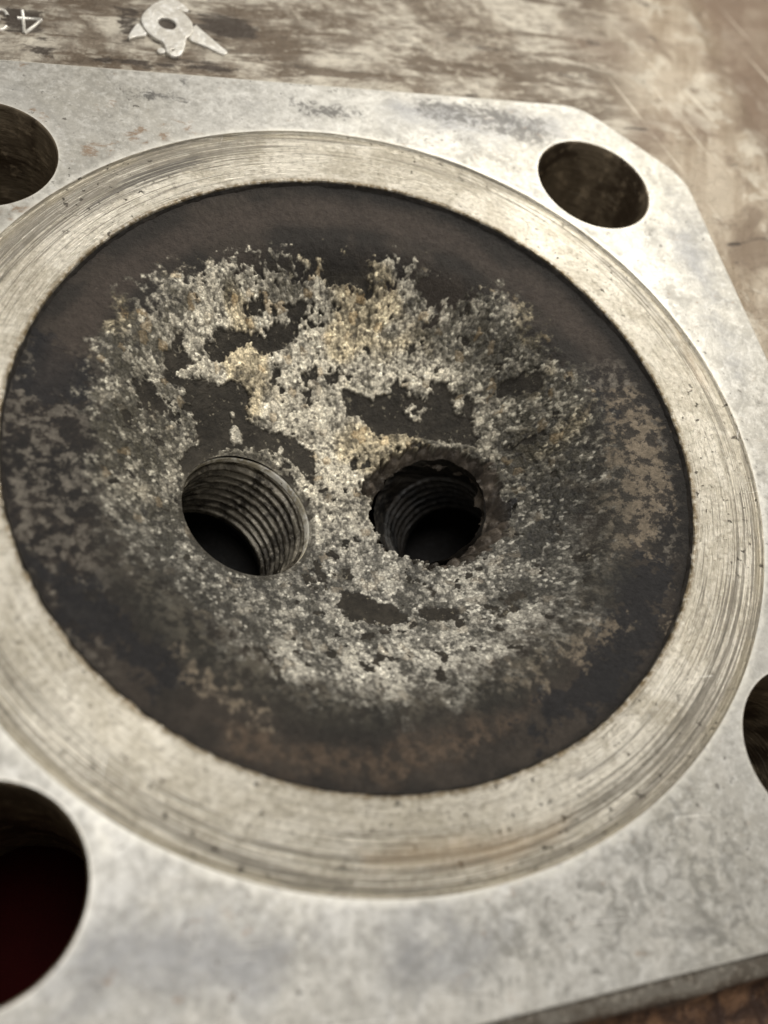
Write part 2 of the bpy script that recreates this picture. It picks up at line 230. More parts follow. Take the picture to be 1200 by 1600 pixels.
# ---- turned ring
def ring_material():
    m = M('turned_aluminium_ring'); P = m.attr('pol', True); r = m.attr('rad')
    st = m.noise(1, 8, 0.68, m.vs(P, (2.6, 2.6, 190)), 0.08); st2 = m.noise(1, 5, 0.65, m.vs(P, (7, 7, 380)), 0.06); bl = m.noise(4.2, 8, 0.7, None, 0.6)
    fi = m.noise(55, 7, 0.72); z = m.noise(1.8, 3, 0.5, None, 0, 3.0)
    c = m.mix(m.ramp(bl, 0.42, 0.60), (0.475, 0.437, 0.355), (0.66, 0.622, 0.535))
    c = m.mix(m.ramp(fi, 0.50, 0.63, 0, 0.5), c, (0.24, 0.215, 0.17))
    c = m.mix(m.ramp(fi, 0.47, 0.37, 0, 0.5), c, (0.74, 0.71, 0.63))
    P2 = m.attr('streak')
    amt = m.ma('ADD', m.ramp(r, 1.04, 1.19, -0.12, 0.04), m.ma('MULTIPLY', P2, 0.12))
    a1 = m.ma('ADD', st, amt)
    c = m.mix(m.ramp(a1, 0.49, 0.58, 0, 0.85), c, (0.185, 0.168, 0.138))
    c = m.mix(m.ramp(m.noise(1, 4, 0.6, m.vs(P, (4, 4, 210)), 0.1, 5.0), 0.60, 0.68, 0, 0.55), c, (0.86, 0.83, 0.74))
    c = m.mix(m.ramp(st2, 0.56, 0.74, 0, 0.45), c, (0.22, 0.20, 0.165))
    rim = m.ramp(r, 1.196, 1.206); c = m.mix(m.ma('MULTIPLY', rim, m.ramp(bl, 0.40, 0.60, 0.0, 0.5)), c, (0.28, 0.245, 0.17))
    inn = m.ramp(r, 1.020, 1.002); c = m.mix(m.ma('MULTIPLY', inn, m.ramp(fi, 0.35, 0.6, 0.25, 0.95)), c, (0.17, 0.125, 0.065))
    pit = m.ramp(m.noise(40, 4, 0.6, None, 0, 2.0), 0.62, 0.66); pit = m.ma('MULTIPLY', pit, m.ramp(z, 0.40, 0.55))
    c = m.mix(m.ma('MULTIPLY', pit, 0.85), c, (0.06, 0.05, 0.04))
    tn = m.ma('ADD', m.attr('tan'), m.ma('MULTIPLY', m.ma('SUBTRACT', bl, 0.5), 1.6)); c = m.mix(m.ramp(tn, 0.3, 1.1, 0, 0.6), c, (0.40, 0.29, 0.17))
    dk = m.ma('ADD', m.attr('dark'), m.ma('MULTIPLY', m.ma('SUBTRACT', st, 0.5), 4.0)); c = m.mix(m.ramp(dk, 0.6, 1.2, 0, 0.8), c, (0.12, 0.112, 0.10))
    s1 = m.ma('MAXIMUM', m.scratches(0.02, 1.9, 0.68), m.scratches(-1.3, 2.1, 0.70, None, 3.0)); c = m.mix(m.ma('MULTIPLY', s1, 0.7), c, (0.93, 0.91, 0.86))
    m.set('Base Color', c); m.set('Metallic', 0.6); m.set('Roughness', m.ramp(st, 0.35, 0.65, 0.30, 0.48))
    h = m.ma('ADD', m.ma('ADD', m.ma('MULTIPLY', st, 1.2), m.ma('MULTIPLY', st2, 0.6)), m.ma('ADD', m.ma('MULTIPLY', fi, 0.6), m.ma('MULTIPLY', pit, -1.0)))
    m.bump(h, 0.004, 0.9); return m.m
# ---- chamber: colour comes per vertex from the deposit map, some shade painted in
def chamber_material():
    m = M('carbon_and_lead_deposit'); c = m.attr('tone', True); f = m.noise(160, 5, 0.7)
    f2 = m.noise(60, 4, 0.7, None, 0.4)
    c = m.mix(1.0, c, m.mix(m.ma('MULTIPLY', m.ma('ADD', f, f2), 0.5), (0.45, 0.45, 0.45), (1.6, 1.6, 1.6)), 'MULTIPLY')
    m.set('Base Color', c); m.set('Metallic', m.attr('met')); m.set('Roughness', m.attr('rgh')); m.set('Specular IOR Level', m.attr('spc'))
    m.bump(m.ma('ADD', f, m.ma('MULTIPLY', f2, 1.2)), 0.0045, 0.9); return m.m
def dark_metal(name, base, dirt, metal=0.6, rough=0.4, lines=0.0, sc=12.0):
    m = M(name); n = m.noise(sc, 6, 0.65, None, 0.8); n2 = m.noise(sc*5, 5, 0.7)
    c = m.mix(m.ramp(n, 0.42, 0.58), base, dirt); c = m.mix(m.ramp(n2, 0.52, 0.66, 0, 0.6), c, tuple(min(1, x*2.2) for x in base))
    h = m.ma('ADD', n, m.ma('MULTIPLY', n2, 0.5))
    if lines:
        P = m.attr('cyl', True); l = m.noise(1, 4, 0.6, m.vs(P, (1.6, 1.6, 90)), 0.05); l2 = m.ramp(m.noise(1, 2, 0.5, m.vs(P, (1.2, 1.2, 130)), 0.0, 4.0), 0.66, 0.70)
        c = m.mix(m.ma('MULTIPLY', l2, lines), c, (0.5, 0.46, 0.38)); h = m.ma('ADD', h, l)
    m.set('Base Color', c); m.set('Metallic', metal); m.set('Roughness', m.ramp(n2, 0.3, 0.7, rough-0.08, rough+0.15))
    m.bump(h, 0.006, 0.9); return m.m
# ---- cast outer body: scuffed and stained
def body_material():
    m = M('stained_cast_body'); rt = m.attr('right'); lo = m.attr('low')
    sx = m.noise(1, 7, 0.66, m.vs(m.obj, (1.7, 10, 4)), 0.6); bl = m.noise(3.0, 6, 0.62, None, 0.6); fine = m.noise(28, 6, 0.7, m.vs(m.obj, (0.6, 1, 1)))
    c = m.mix(m.ramp(bl, 0.40, 0.60), (0.185, 0.150, 0.112), (0.50, 0.462, 0.39))
    c = m.mix(m.ramp(sx, 0.47, 0.56, 0, 0.85), c, (0.115, 0.084, 0.056))
    c = m.mix(m.ramp(fine, 0.50, 0.60, 0, 0.4), c, (0.11, 0.088, 0.065))
    dr = m.noise(1, 5, 0.6, m.vs(m.rotz(m.obj, 0.35), (9, 1.6, 2)), 0.3)
    cr = m.mix(m.ramp(dr, 0.35, 0.65), (0.25, 0.195, 0.135), (0.43, 0.37, 0.29)); cr = m.mix(m.ramp(bl, 0.48, 0.60, 0, 0.75), cr, (0.19, 0.142, 0.10)); cr = m.mix(m.ramp(m.noise(5, 7, 0.7, None, 0.6, 41.0), 0.52, 0.62, 0, 0.6), cr, (0.62, 0.58, 0.49))
    c = m.mix(m.ramp(fine, 0.48, 0.38, 0, 0.35), c, (0.66, 0.62, 0.52))
    c = m.mix(rt, c, cr)
    bw = m.ma('ADD', m.attr('brown'), m.ma('MULTIPLY', m.ma('SUBTRACT', bl, 0.5), 2.0)); c = m.mix(m.ramp(bw, 0.1, 1.2, 0, 0.75), c, (0.17, 0.118, 0.082))
    dk = m.ma('ADD', m.attr('dark'), m.ma('MULTIPLY', m.ma('SUBTRACT', m.noise(7, 9, 0.75, m.vs(m.obj, (0.55, 1.7, 1)), 0.9), 0.5), 4.2))
    c = m.mix(m.ramp(dk, 0.35, 0.70, 0, 0.94), c, (0.050, 0.038, 0.029))
    s1 = m.ma('MAXIMUM', m.scratches(1.28, 0.55, 0.66), m.scratches(1.02, 0.45, 0.66, None, 3.0)); s1 = m.ma('MULTIPLY', s1, m.ma('ADD', m.ma('MULTIPLY', rt, 0.65), 0.15))
    s2 = m.ma('MULTIPLY', m.scratches(0.02, 1.0, 0.68, None, 7.0), 0.4)
    s = m.ma('MAXIMUM', s1, s2)
    c = m.mix(s, c, (0.80, 0.74, 0.62))
    rn = m.noise(14, 6, 0.7, None, 0.8, 6.0)
    c = m.mix(lo, c, m.mix(m.ramp(rn, 0.40, 0.68), (0.055, 0.028, 0.017), (0.25, 0.135, 0.07)))
    m.set('Base Color', c); m.set('Metallic', 0.35); m.set('Roughness', m.ramp(bl, 0.3, 0.7, 0.40, 0.58))
    m.bump(m.ma('ADD', m.ma('ADD', sx, fine), rn), 0.012, 0.8); return m.m

MF = face_material(); MR = ring_material(); MC = chamber_material(); MB = body_material()
MT = dark_metal('oily_threaded_metal', (0.21, 0.19, 0.15), (0.040, 0.034, 0.025), 0.5, 0.32, 0.35, 9)
MS = dark_metal('near_black_thread', (0.018, 0.015, 0.011), (0.003, 0.0026, 0.002), 0.0, 0.5, 0.06, 6)  # much darker thread metal for the right hole
MK = dark_metal('black_cavity', (0.006, 0.005, 0.004), (0.003, 0.0025, 0.002), 0.0, 0.8)  # near-black colour stands in for the dark depth of the holes
MH = dark_metal('oily_bolt_hole_wall', (0.23, 0.185, 0.125), (0.085, 0.062, 0.040), 0.25, 0.45, 0.35, 4)
ME = dark_metal('polished_cast_emblem', (0.84, 0.82, 0.76), (0.70, 0.67, 0.60), 0.5, 0.36)
ML = dark_metal('bright_burr', (0.95, 0.91, 0.78), (0.50, 0.45, 0.33), 0.1, 0.34, 0, 16)
MW = dark_metal('sooty_wall', (0.022, 0.018, 0.014), (0.010, 0.008, 0.006), 0.0, 0.6, 0, 20)
MG = dark_metal('grey_cast_ledge', (0.34, 0.31, 0.26), (0.22, 0.19, 0.15), 0.4, 0.45)

# ---------------------------------------------------------------- the head
head = bpy.data.objects.new('cylinder_head', None); SC.collection.objects.link(head)
head.empty_display_size = 0.01
head['label'] = 'used grey aluminium engine cylinder head with crusty two hole combustion chamber facing up'
head['category'] = 'cylinder head'

# outline of the raised square face
HX0, HX1, HY0, HY1 = -1.468, 1.462, -1.486, 1.4708
def outline(off=0.0, step=0.02):
    c = 0.345
    K = [(HX0+c, HY0), (HX1-c, HY0), (HX1, HY0+c), (HX1, HY1-c-.02), (HX1-c, HY1), (HX0+c, HY1), (HX0, HY1-c), (HX0, HY0+c)]
    K = [np.array(k, float) for k in K]; pts = []
    rr = 0.09                                     # the corners are slightly rounded
    for i, k in enumerate(K):
        a = K[i-1]-k; b = K[(i+1) % 8]-k; a /= np.hypot(*a); b /= np.hypot(*b)
        p0 = k+a*rr; p1 = k+b*rr
        for t in np.linspace(0, 1, 7): pts.append((1-t)**2*p0+2*t*(1-t)*k+t*t*p1)
        e = K[(i+1) % 8]+(k-K[(i+1) % 8])/np.hypot(*(k-K[(i+1) % 8]))*rr
        n = int(np.hypot(*(e-p1))/step)
        for t in np.linspace(0, 1, n+1)[1:-1]: pts.append(p1+(e-p1)*t)
    p = np.array(pts)
    if off:
        d = np.roll(p, -1, 0)-np.roll(p, 1, 0); d /= np.hypot(d[:, 0], d[:, 1])[:, None]
        p = p+off*np.c_[d[:, 1], -d[:, 0]]
    return p
RO = 1.2214; HC = [(1.047, 1.046), (-1.047, 1.046), (-1.047, -1.046), (1.047, -1.046)]; HR = 0.218
rs = np.random.RandomState(3)
def jgrid(x0, x1, y0, y1, st):
    X, Y = np.meshgrid(np.arange(x0, x1, st), np.arange(y0, y1, st)); p = np.c_[X.ravel(), Y.ravel()]
    return p+rs.uniform(-.3, .3, p.shape)*st
inn = outline(-0.006)
p = jgrid(HX0, HX1, HY0, HY1, 0.021)
def inside(p, poly): return sdf(p[:, 0], p[:, 1], poly, 9) 
keep = (inside(p, inn) > .012) & (np.hypot(*p.T) > RO+.014)
for c in HC: keep &= np.hypot(p[:, 0]-c[0], p[:, 1]-c[1]) > HR+.02
p = p[keep]
loops = [inn, circ((0, 0), RO+.004, 900)]+[circ(c, HR+.005, 160) for c in HC]
loops += [circ(c, HR+.013, 160, .01) for c in HC]
v, t = cdt(loops, p); g = v[t].mean(1)
ok = (inside(g, inn) > 0) & (np.hypot(*g.T) > RO+.004)
for c in HC: ok &= np.hypot(g[:, 0]-c[0], g[:, 1]-c[1]) > HR+.0049
t = t[ok]; z = .007+(fbm(v[:, 0], v[:, 1], 4, 3, 2)-.5)*.0015
x, y = v.T; att = {}
def A01(x, y, polys, wdt=.05): return np.clip(sdfs(x, y, polys)/wdt+.5, 0, 1)
att['dark'] = A01(x, y, S_DARK); att['rust'] = A01(x, y, S_RUST); att['cool'] = A01(x, y, S_COOL, .2); att['mottle'] = A01(x, y, S_MOTTLE, .2)
ed = np.minimum(np.abs(np.hypot(x, y)-RO), 1)
for c in HC: ed = np.minimum(ed, np.abs(np.hypot(x-c[0], y-c[1])-HR))
att['edge'] = np.maximum(np.clip(1-ed/.016, 0, 1), A01(x, y, S_NICK, .03))
mk('gasket_face', np.c_[v, z], t, MF, head, att)
# chamfers: outer skirt, bore step, hole edges
def strip(name, rings, mat, attrs=None, cols=None):
    n = len(rings[0]); V = np.concatenate(rings); return mk(name, V, grid_faces(len(rings), n), mat, head, attrs, cols)
def zz(p, z): return np.c_[p, np.full(len(p), z)]
o1, o2 = outline(0), outline(.004)
q = [zz(inn, .007), zz(outline(-.002), .0060), zz(o1, .003), zz(o2, -.056)]
nn = sum(len(a) for a in q); e = np.zeros(nn); e[:2*len(inn)] = .8
strip('face_edge', q, MF, {'dark': np.r_[np.zeros(3*len(inn)), np.full(len(inn), .62)], 'edge': e, 'rust': np.zeros(nn), 'cool': np.zeros(nn), 'mottle': np.zeros(nn)})

# ---- turned ring
nr, nt = 64, 1600
th = np.arange(nt)*2*math.pi/nt
rr_ = np.r_[np.array([.9975, .9985, 1.0005, 1.003, 1.006]), np.linspace(1.009, RO-.012, nr-11), RO-.010, RO-.008, RO-.004, RO-.001, RO+.0005, RO+.004]
nr = len(rr_)
R, T = np.meshgrid(rr_, th, indexing='ij')
prof = np.interp(rr_, [.9975, .9985, 1.0005, 1.003, 1.006, 1.125, 1.15, 1.19, RO-.012, RO-.008, RO-.001], [-.05, -.016, -.006, -.0015, 0, 0.001, -.004, -.0045, -.002, -.003, -.003]); prof[-2] = .0045; prof[-1] = .0070
gro = (fbm(R*90, np.zeros_like(R), 1, 3, 5)-.5)*.0022*sst(1.01, 1.03, R)*sst(RO, RO-.02, R)*(.4+fbm(np.cos(T)*3, np.sin(T)*3, 1, 3, 3))
nick = (fbm(np.cos(T), np.sin(T), 30, 4, 1)-.5)*.010*sst(1.008, 1.0, R)
Rr = R+nick; X = Rr*np.cos(T); Y = Rr*np.sin(T); Z = prof[:, None]+gro
V = np.stack([X, Y, Z], -1).reshape(-1, 3)
mk('turned_ring', V, grid_faces(nr, nt), MR, head,
   {'rad': R.ravel(), 'streak': (np.exp(-((np.angle(np.exp(1j*(T-2.2))))/.45)**2)+np.exp(-((np.angle(np.exp(1j*(T+.75))))/.5)**2)*1.0+.5*np.exp(-((np.angle(np.exp(1j*(T+1.9))))/.6)**2)-.35).ravel(), 'tan': A01(X.ravel(), Y.ravel(), R_TAN, .1), 'dark': A01(X.ravel(), Y.ravel(), R_DARK, .05)},
   {'pol': np.stack([np.cos(T), np.sin(T), R], -1).reshape(-1, 3)})

# ---- combustion chamber
CS = np.array([0, 0, .62]); RS_ = 1.04
N = 930; ax = np.linspace(-1.006, 1.006, N); X, Y = np.meshgrid(ax, ax, indexing='xy')
Rr = np.hypot(X, Y); inside_m = Rr <= 1.003
x = X[inside_m]; y = Y[inside_m]; r = Rr[inside_m]
cap = CS[2]-np.sqrt(np.maximum(RS_**2-r*r, 0.01)); sq = -.017-.058*(1-(r-.77)/.23)
k = .030; h = np.clip(.5+.5*(sq-cap)/k, 0, 1); z = sq*(1-h)+cap*h-k*h*(1-h)
w1 = fbm(x, y, 14, 4, 1)-.5; w2 = fbm(x, y, 60, 3, 4)-.5; wl = fbm(x, y, 4, 3, 6)-.5
low = sst(.1, -.45, y)                               # nearer the camera side the crust thins out raggedly
G_ = sdf(x, y, GRAIN, .3); wsd = np.maximum(sst(-.35, -.6, x), sst(.45, .65, x))
gm = sst(-.010-.08*low-.02*wsd, .012+.07*low+.02*wsd, G_+.004+w1*.15+w2*.14-low*.035)
FL = sdfs(x, y, FLAKE)
fm = sst(-.004, .004, FL-.002+w1*.022+w2*.040)
hole_n = fbm(x, y, 22, 4, 11); fm = np.maximum(fm, sst(.69, .72, hole_n))  # small bare spots
bs = np.zeros_like(x)
for bx, by, br in BRIGHTS: bs = np.maximum(bs, sst(br*1.15, br*.8, np.hypot(x-bx, (y-by)*.8)+w2*.02))
fm = fm*(1-bs); gm = gm*(1-fm)
COL = sdf(x, y, COLLAR, .2); cm = sst(-.004, .006, COL-.008+w1*.050+w2*.05)
# worley crystals, two sizes
f1, f2, ia, ib, dx, dy = worley(x+w1*.03, y+w2*.03, .026, 0)
e1 = sst(.0, .35, f2-f1); c1 = cellr(ia, ib, 2); c2 = cellr(ia, ib, 3); c3 = cellr(ia, ib, 4)
f1b, f2b, ja, jb, dxb, dyb = worley(x, y, .0095, 3)
e2 = sst(.0, .4, f2b-f1b); d1 = cellr(ja, jb, 5); d2 = cellr(ja, jb, 6); d3 = cellr(ja, jb, 1)
fineness = np.clip(sst(.05, -.35, y)*.8+sst(-.35, -.6, x)*.6, 0, 1)
hg = (c1*.0045+.0035*e1+((c2-.5)*dx+(c3-.5)*dy)*.008)*(1-.75*fineness)+(d1*.0028+.0016*e2+((d2-.5)*dxb+(d3-.5)*dyb)*.0042)
lump = (fbm(x, y, 24, 3, 9)-.5)*.014
dens = np.clip(G_/(.03+.12*sst(.15, -.35, y)+.05*sst(.5, .7, x)), 0, 1)
thick = gm*(.25+.75*dens)*(.68-.30*fineness)
z = z+thick*(hg+lump*.8+.004)+(fbm(x, y, 9, 4, 13)-.5)*.008+(fbm(x, y, 45, 4, 14, .7)-.5)*.0045
# ---- colours (deposits, with some light and shade of the bowl painted in)
def C(*a): return np.array(a)[None, :]
def mx(a, b, t): return a*(1-t[:, None])+b*t[:, None]
def blob(cx, cy, rx, ry, a=0): return np.exp(-((x-cx)/rx)**2-((y-cy)/ry)**2)
br = 1.0+.75*blob(-.3, .52, .3, .22)+.75*blob(.08, .38, .38, .28)+.3*blob(-.05,.1,.15,.3)+.45*blob(-.05, .02, .12, .22)+.15*blob(.05, -.42, .3, .15)+.25*blob(.3, .4, .2, .2)+.65*blob(-.02, -.64, .34, .10)-.3*blob(.62, .35, .12, .12)+.25*blob(-.35, -.62, .15, .08)\
     -.45*blob(-.55, -.35, .26, .25)-.60*blob(.64, .0, .22, .42)-.45*blob(.62, -.25, .2, .3)-.3*blob(.45, .55, .12, .12)-.25*blob(-.68, .2, .1, .25)  # crust tone, with the bowl's lit lower lip and shaded right side painted in
s4 = fbm(x, y, 16, 4, 24, .6); s5 = fbm(x, y, 70, 4, 25, .7)
s1 = fbm(x, y, 42, 6, 15, .72); s2 = fbm(x, y, 8, 4, 16); s3 = fbm(x, y, 75, 3, 17)
tone = mx(C(.024, .021, .018)*np.ones((len(x), 1)), C(.042, .0345, .028), sst(.35, .65, s2))
side = np.maximum(sst(-.70, -.85, x)*sst(.42, .25, y)*sst(-.75, -.5, y), sst(.72, .86, x)*sst(.36, .2, y)*sst(-.6, -.35, y))
sp = sst(.50, .60, s1+.0*s2)*side
tone = mx(tone, C(.130, .116, .096)*(.35+1.3*s5[:, None]), sp*.9)
tone = mx(tone, C(.013, .012, .012), side*sst(.50, .40, s1)*.8)
q = sst(-.01, .02, sdfs(x, y, Z_TAN)+w1*.16+w2*.12); tone = mx(tone, C(.175, .145, .108)*(.5+s5[:, None]), q*(.12+.85*sst(.44, .56, s1)))
q = sst(-.03, .04, sdfs(x, y, Z_RUST)+w1*.12); tone = mx(tone, C(.085, .062, .044)*(.5+s5[:, None]), q*(.15+.75*sst(.42, .60, s1)))
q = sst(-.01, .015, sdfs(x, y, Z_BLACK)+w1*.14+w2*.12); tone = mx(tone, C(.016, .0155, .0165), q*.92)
tone = mx(tone, C(.012, .010, .009), sst(.975-.03*sst(0, 1, x+.3*y), .995, r+w1*.03)*(.35+.55*sst(-.3, .6, x+.3*y)))  # rim carbon, darker to the right where the wall's shadow is painted in
# rim bands, and the shoulder shade below the crust painted into the colour
tone = mx(tone, C(.013, .0115, .010), sst(.92, .985, r+w1*.06)*sst(.25, .7, x*.8+y*.6)*.9)  # broad dark rim at upper right: carbon plus painted wall shadow
tone = mx(tone, C(.058, .046, .038), sst(.83, .88, r)*sst(.97, .91, r)*sst(.1, .5, y)*sst(.35, .6, s2+.2)*.7)
tone = mx(tone, C(.024, .023, .019)*(.5+s5[:, None]), sst(.70, .75, r+w1*.06)*sst(.87, .80, r+w1*.07)*sst(.0, -.3, y-.25*x)*.6)  # shade of the bowl shoulder, painted as an olive-dark ring
q = sst(-.01, .03, sdfs(x, y, Z_TAN)+w1*.16+w2*.12); tone = mx(tone, C(.150, .122, .088)*(.5+s5[:, None]), q*.8*sst(.47, .60, s1))
tr = sst(.86, .72, r)*sst(.60, .70, r)*(1-gm)*sst(0, -.3, y); tone = mx(tone, C(.10, .09, .07), tr*sst(.46, .6, s1)*.8)
# crust colours
v_ = c1*.26+d1*.24+s5*.5+(s4-.5)*.9
gc = mx(C(.105, .096, .073)*np.ones((len(x), 1)), C(.60, .555, .45), np.clip((v_+.22*(br-1)-.33)/.42, 0, 1)**1.35)
gc = mx(gc, C(.86, .81, .66), sst(.74, .95, d2)*sst(.38, .55, v_)*.9); gc = mx(gc, C(.035, .030, .023), sst(.80, .94, d3)*.75)
gc = mx(gc, C(.46, .33, .17), sst(.90, .98, c2)*.35)
amb = sst(.56, .70, fbm(x, y, 5, 3, 19))*sst(-.15, .15, y); gc = mx(gc, gc*C(1.05, .98, .84), amb)
gc = mx(gc, gc.mean(1, keepdims=True)*C(1.03, 1.0, .90), sst(.1, -.3, y)*.6); gc = gc*np.clip((.45+.55*br)*(.8+.4*s2), .3, 1.5)[:, None]
crev = (.48+.52*e1)*(.5+.5*e2); gc = gc*(crev[:, None]*.8+.2)
edge_t = sst(-.10, .10, (s1*.5+s5*.5-.5)*1.2+.14+1.1*dens)
cover = gm*edge_t
tone = mx(tone, gc, cover)
bare = fm*sst(-.01, .02, G_); tone = mx(tone, C(.031, .027, .021)*(.2+1.6*s1[:, None])*(.6+.8*s2[:, None]), bare); tone = mx(tone, C(.30, .27, .20), bare*sst(.71, .78, s5)*.7)
tone = mx(tone, C(.6, .56, .46)*(.5+.7*d1[:, None]), bs)
tone = tone*(.62+.76*fbm(x, y, 90, 4, 26, .7))[:, None]
rgh = .58-.26*cover*np.clip(d2*1.3, 0, 1)+.1*s1; spc = .22+.25*cover*sst(.5, .9, d3+.3*c2)
# ---- the two openings
def seat(c, R=RS_):
    p = np.array([c[0], c[1], CS[2]-math.sqrt(R*R-c[0]**2-c[1]**2)]); return p, (CS-p)/R
PL, NL = seat((-.3459, -.0588)); RL = .2119
PR, NR = seat((.2584, -.0616)); RR = .192
Q = np.c_[x, y, z]
def radial(P, Nn):
    d = Q-P; a = d@Nn; s = d-a[:, None]*Nn; return np.sqrt((s**2).sum(1)), a
dL, aL = radial(PL, NL); dR, aR = radial(PR, NR)
# left hole: clean counterbored lip, crust thins near it
lipL = sst(RL+.018, RL, dL); lipz = sst(RL+.020, RL+.002, dL); z = z*(1-lipz)+(cap-.0015)*lipz; tone = mx(tone, C(.05, .044, .034), sst(RL+.022, RL+.006, dL)*.55)
# right hole: eroded crater collar with lumps of carbon
ang = np.arctan2(y-PR[1], x-PR[0])
sink = cm*sst(RR+.085, RR-.01, dR); lumps = worley(x, y, .035, 5); lb = sst(.9, .1, lumps[0])
z = z-sink*(.060-.032*lb)-cm*(.010-.016*lb*(1-sink))
tone = mx(tone, C(.070, .057, .044)*(.45+1.1*cellr(lumps[2], lumps[3], 2)[:, None])*(.6+.8*s1[:, None]), cm*.97)
chunk = cm*sst(.0, .05, x-.455)*sst(.02, -.06, y+.04); z = z+chunk*(.030+.05*(fbm(x, y, 30, 4, 21)-.5)); tone = mx(tone, C(.030, .031, .034), chunk*.9); rgh = rgh*(1-chunk*.3); spc = spc+chunk*.35
rag = RR-.006+(fbm(np.cos(ang)*1.0, np.sin(ang)*1.0, 7, 4, 23)-.5)*.05*sst(-.2, -.9, np.cos(ang-1.2))*0+(fbm(x, y, 15, 4, 22)-.5)*.085+(worley(x, y, .03, 4)[0]-.45)*.014
keepv = (dL > RL-.0022) & (dR > rag-.004)
idx = -np.ones(X.shape, int); idx[inside_m] = np.arange(len(x))
a = idx[:-1, :-1]; b = idx[:-1, 1:]; c = idx[1:, 1:]; d = idx[1:, :-1]
F = np.stack([a, b, c, d], -1).reshape(-1, 4); F = F[(F >= 0).all(1)]; F = F[keepv[F].all(1)]
used = np.unique(F); rem = -np.ones(len(x), int); rem[used] = np.arange(len(used)); F = rem[F]
# snap the rim of the clean hole on to its circle
Q = np.c_[x, y, z]; sn = (dL < RL+.0012) & (dL >= RL-.0022)
dd = Q[sn]-PL; al = dd@NL; s_ = dd-al[:, None]*NL; s_ *= ((RL)/np.linalg.norm(s_, axis=1))[:, None]; Q[sn] = PL+s_+al[:, None]*NL
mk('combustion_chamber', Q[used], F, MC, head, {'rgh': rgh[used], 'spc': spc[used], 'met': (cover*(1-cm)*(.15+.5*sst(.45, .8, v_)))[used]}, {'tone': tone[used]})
# wall between ring and chamber floor
nt2 = 1400; th2 = np.arange(nt2)*2*math.pi/nt2; rings = []
for i, zv in enumerate((-.006, -.012, -.02, -.03, -.05)):
    rr = .9985-.003*i+(fbm(np.cos(th2)*1.0+i*.03, np.sin(th2)*1.0, 40, 4, 2)-.5)*.008*(i > 0); rings.append(np.c_[rr*np.cos(th2), rr*np.sin(th2), np.full(nt2, zv)])
strip('chamber_wall', rings, MW)

# ---- threaded holes
def frame(n):
    u = np.cross(n, [0, 1, 0]); u /= np.linalg.norm(u); return u, np.cross(n, u)
def thread(name, P, Nn, r0, depth, pitch, start, amp, parent, mat=MT, top=0.0, taper=0.0, rough=0.0):
    u, v = frame(Nn); nz = 260; na = 260; A = np.arange(na)*2*math.pi/na; zz_ = np.linspace(-top, depth, nz)
    Zg, Ag = np.meshgrid(zz_, A, indexing='ij')
    ph = (Zg/pitch+Ag/(2*math.pi)) % 1.0; tri = 1-np.abs(2*ph-1); tri = sst(.12, .88, tri)
    on = sst(start, start+.02, Zg)*sst(depth, depth-.012, Zg)
    wob = (fbm(np.cos(Ag)*2+Zg*9, np.sin(Ag)*2, 6, 3, 3)-.5)*.006+rough*(fbm(np.cos(Ag)*1.2+Zg*5, np.sin(Ag)*1.2+Zg*3, 5, 3, 6)-.55)*sst(.17, .04, Zg)
    rad = r0-taper*Zg/depth-amp*(1-tri)*on+wob
    V = P[None, None]-Nn*Zg[..., None]+rad[..., None]*(np.cos(Ag)[..., None]*u+np.sin(Ag)[..., None]*v)
    o = mk(name, V.reshape(-1, 3), grid_faces(nz, na), mat, parent, None, {'cyl': np.stack([np.cos(Ag), np.sin(Ag), Zg], -1).reshape(-1, 3)})
    # the cavity beyond the last thread
    prof = [(r0-taper-amp*.2, depth), (r0-taper-.004, depth+.006), (r0+.035, depth+.012), (r0+.035, depth+.20), (.001, depth+.21)]
    rg = []
    for rr, dz in prof: rg.append(P-Nn*dz+rr*(np.cos(A)[:, None]*u+np.sin(A)[:, None]*v))
    mk('cavity', np.concatenate(rg), grid_faces(len(prof), na), MK, o)
    return o
tl = thread('threaded_hole', PL, NL, RL+.001, .335, .0365, .012, .0135, head, MT, .0)
tl['label'] = 'clean threaded plug hole with sharp round rim'
NR2 = NR+np.array([-.27, -.02, 0]); NR2 /= np.linalg.norm(NR2)
tr_ = thread('threaded_hole', PR+NR2*.0, NR2, RR-.004, .36, .040, .11, .012, head, MS, -.002, .02, .012)
tr_['label'] = 'eroded threaded plug hole with crusty broken rim'
# bright burr round the rim of the left hole
u, v = frame(NL); na = 700; A = np.arange(na)*2*math.pi/na
Dv = np.cos(A)[:, None]*u+np.sin(A)[:, None]*v
face = Dv@np.array([.9, .25, 0]); wd = .0045+.014*sst(.35, .95, face)*(.5+.9*fbm(np.cos(A), np.sin(A), 9, 4, 5))+.003*sst(.2, .9, Dv[:, 1])
rings = []
for i, (fr, hz) in enumerate(((0, -.012), (.0, -.001), (.15, .0035), (.5, .004), (.85, .0025), (1.0, -.020))):
    jit = (fbm(np.cos(A)*2+i, np.sin(A)*2, 16, 3, 6+i)-.5)
    hh = hz+jit*.006*(0 < i < 5)*sst(0, .9, face)
    rings.append(PL+Dv*(RL-.0006+wd*fr+(.012 if i == 5 else 0)+jit*.004*(i == 5))[:, None]+NL*(hh+(.003+.007*sst(.3, .95, face))*(0 < i < 5))[:, None])
mk('rim_burr', np.concatenate(rings), grid_faces(len(rings), na), ML, head)

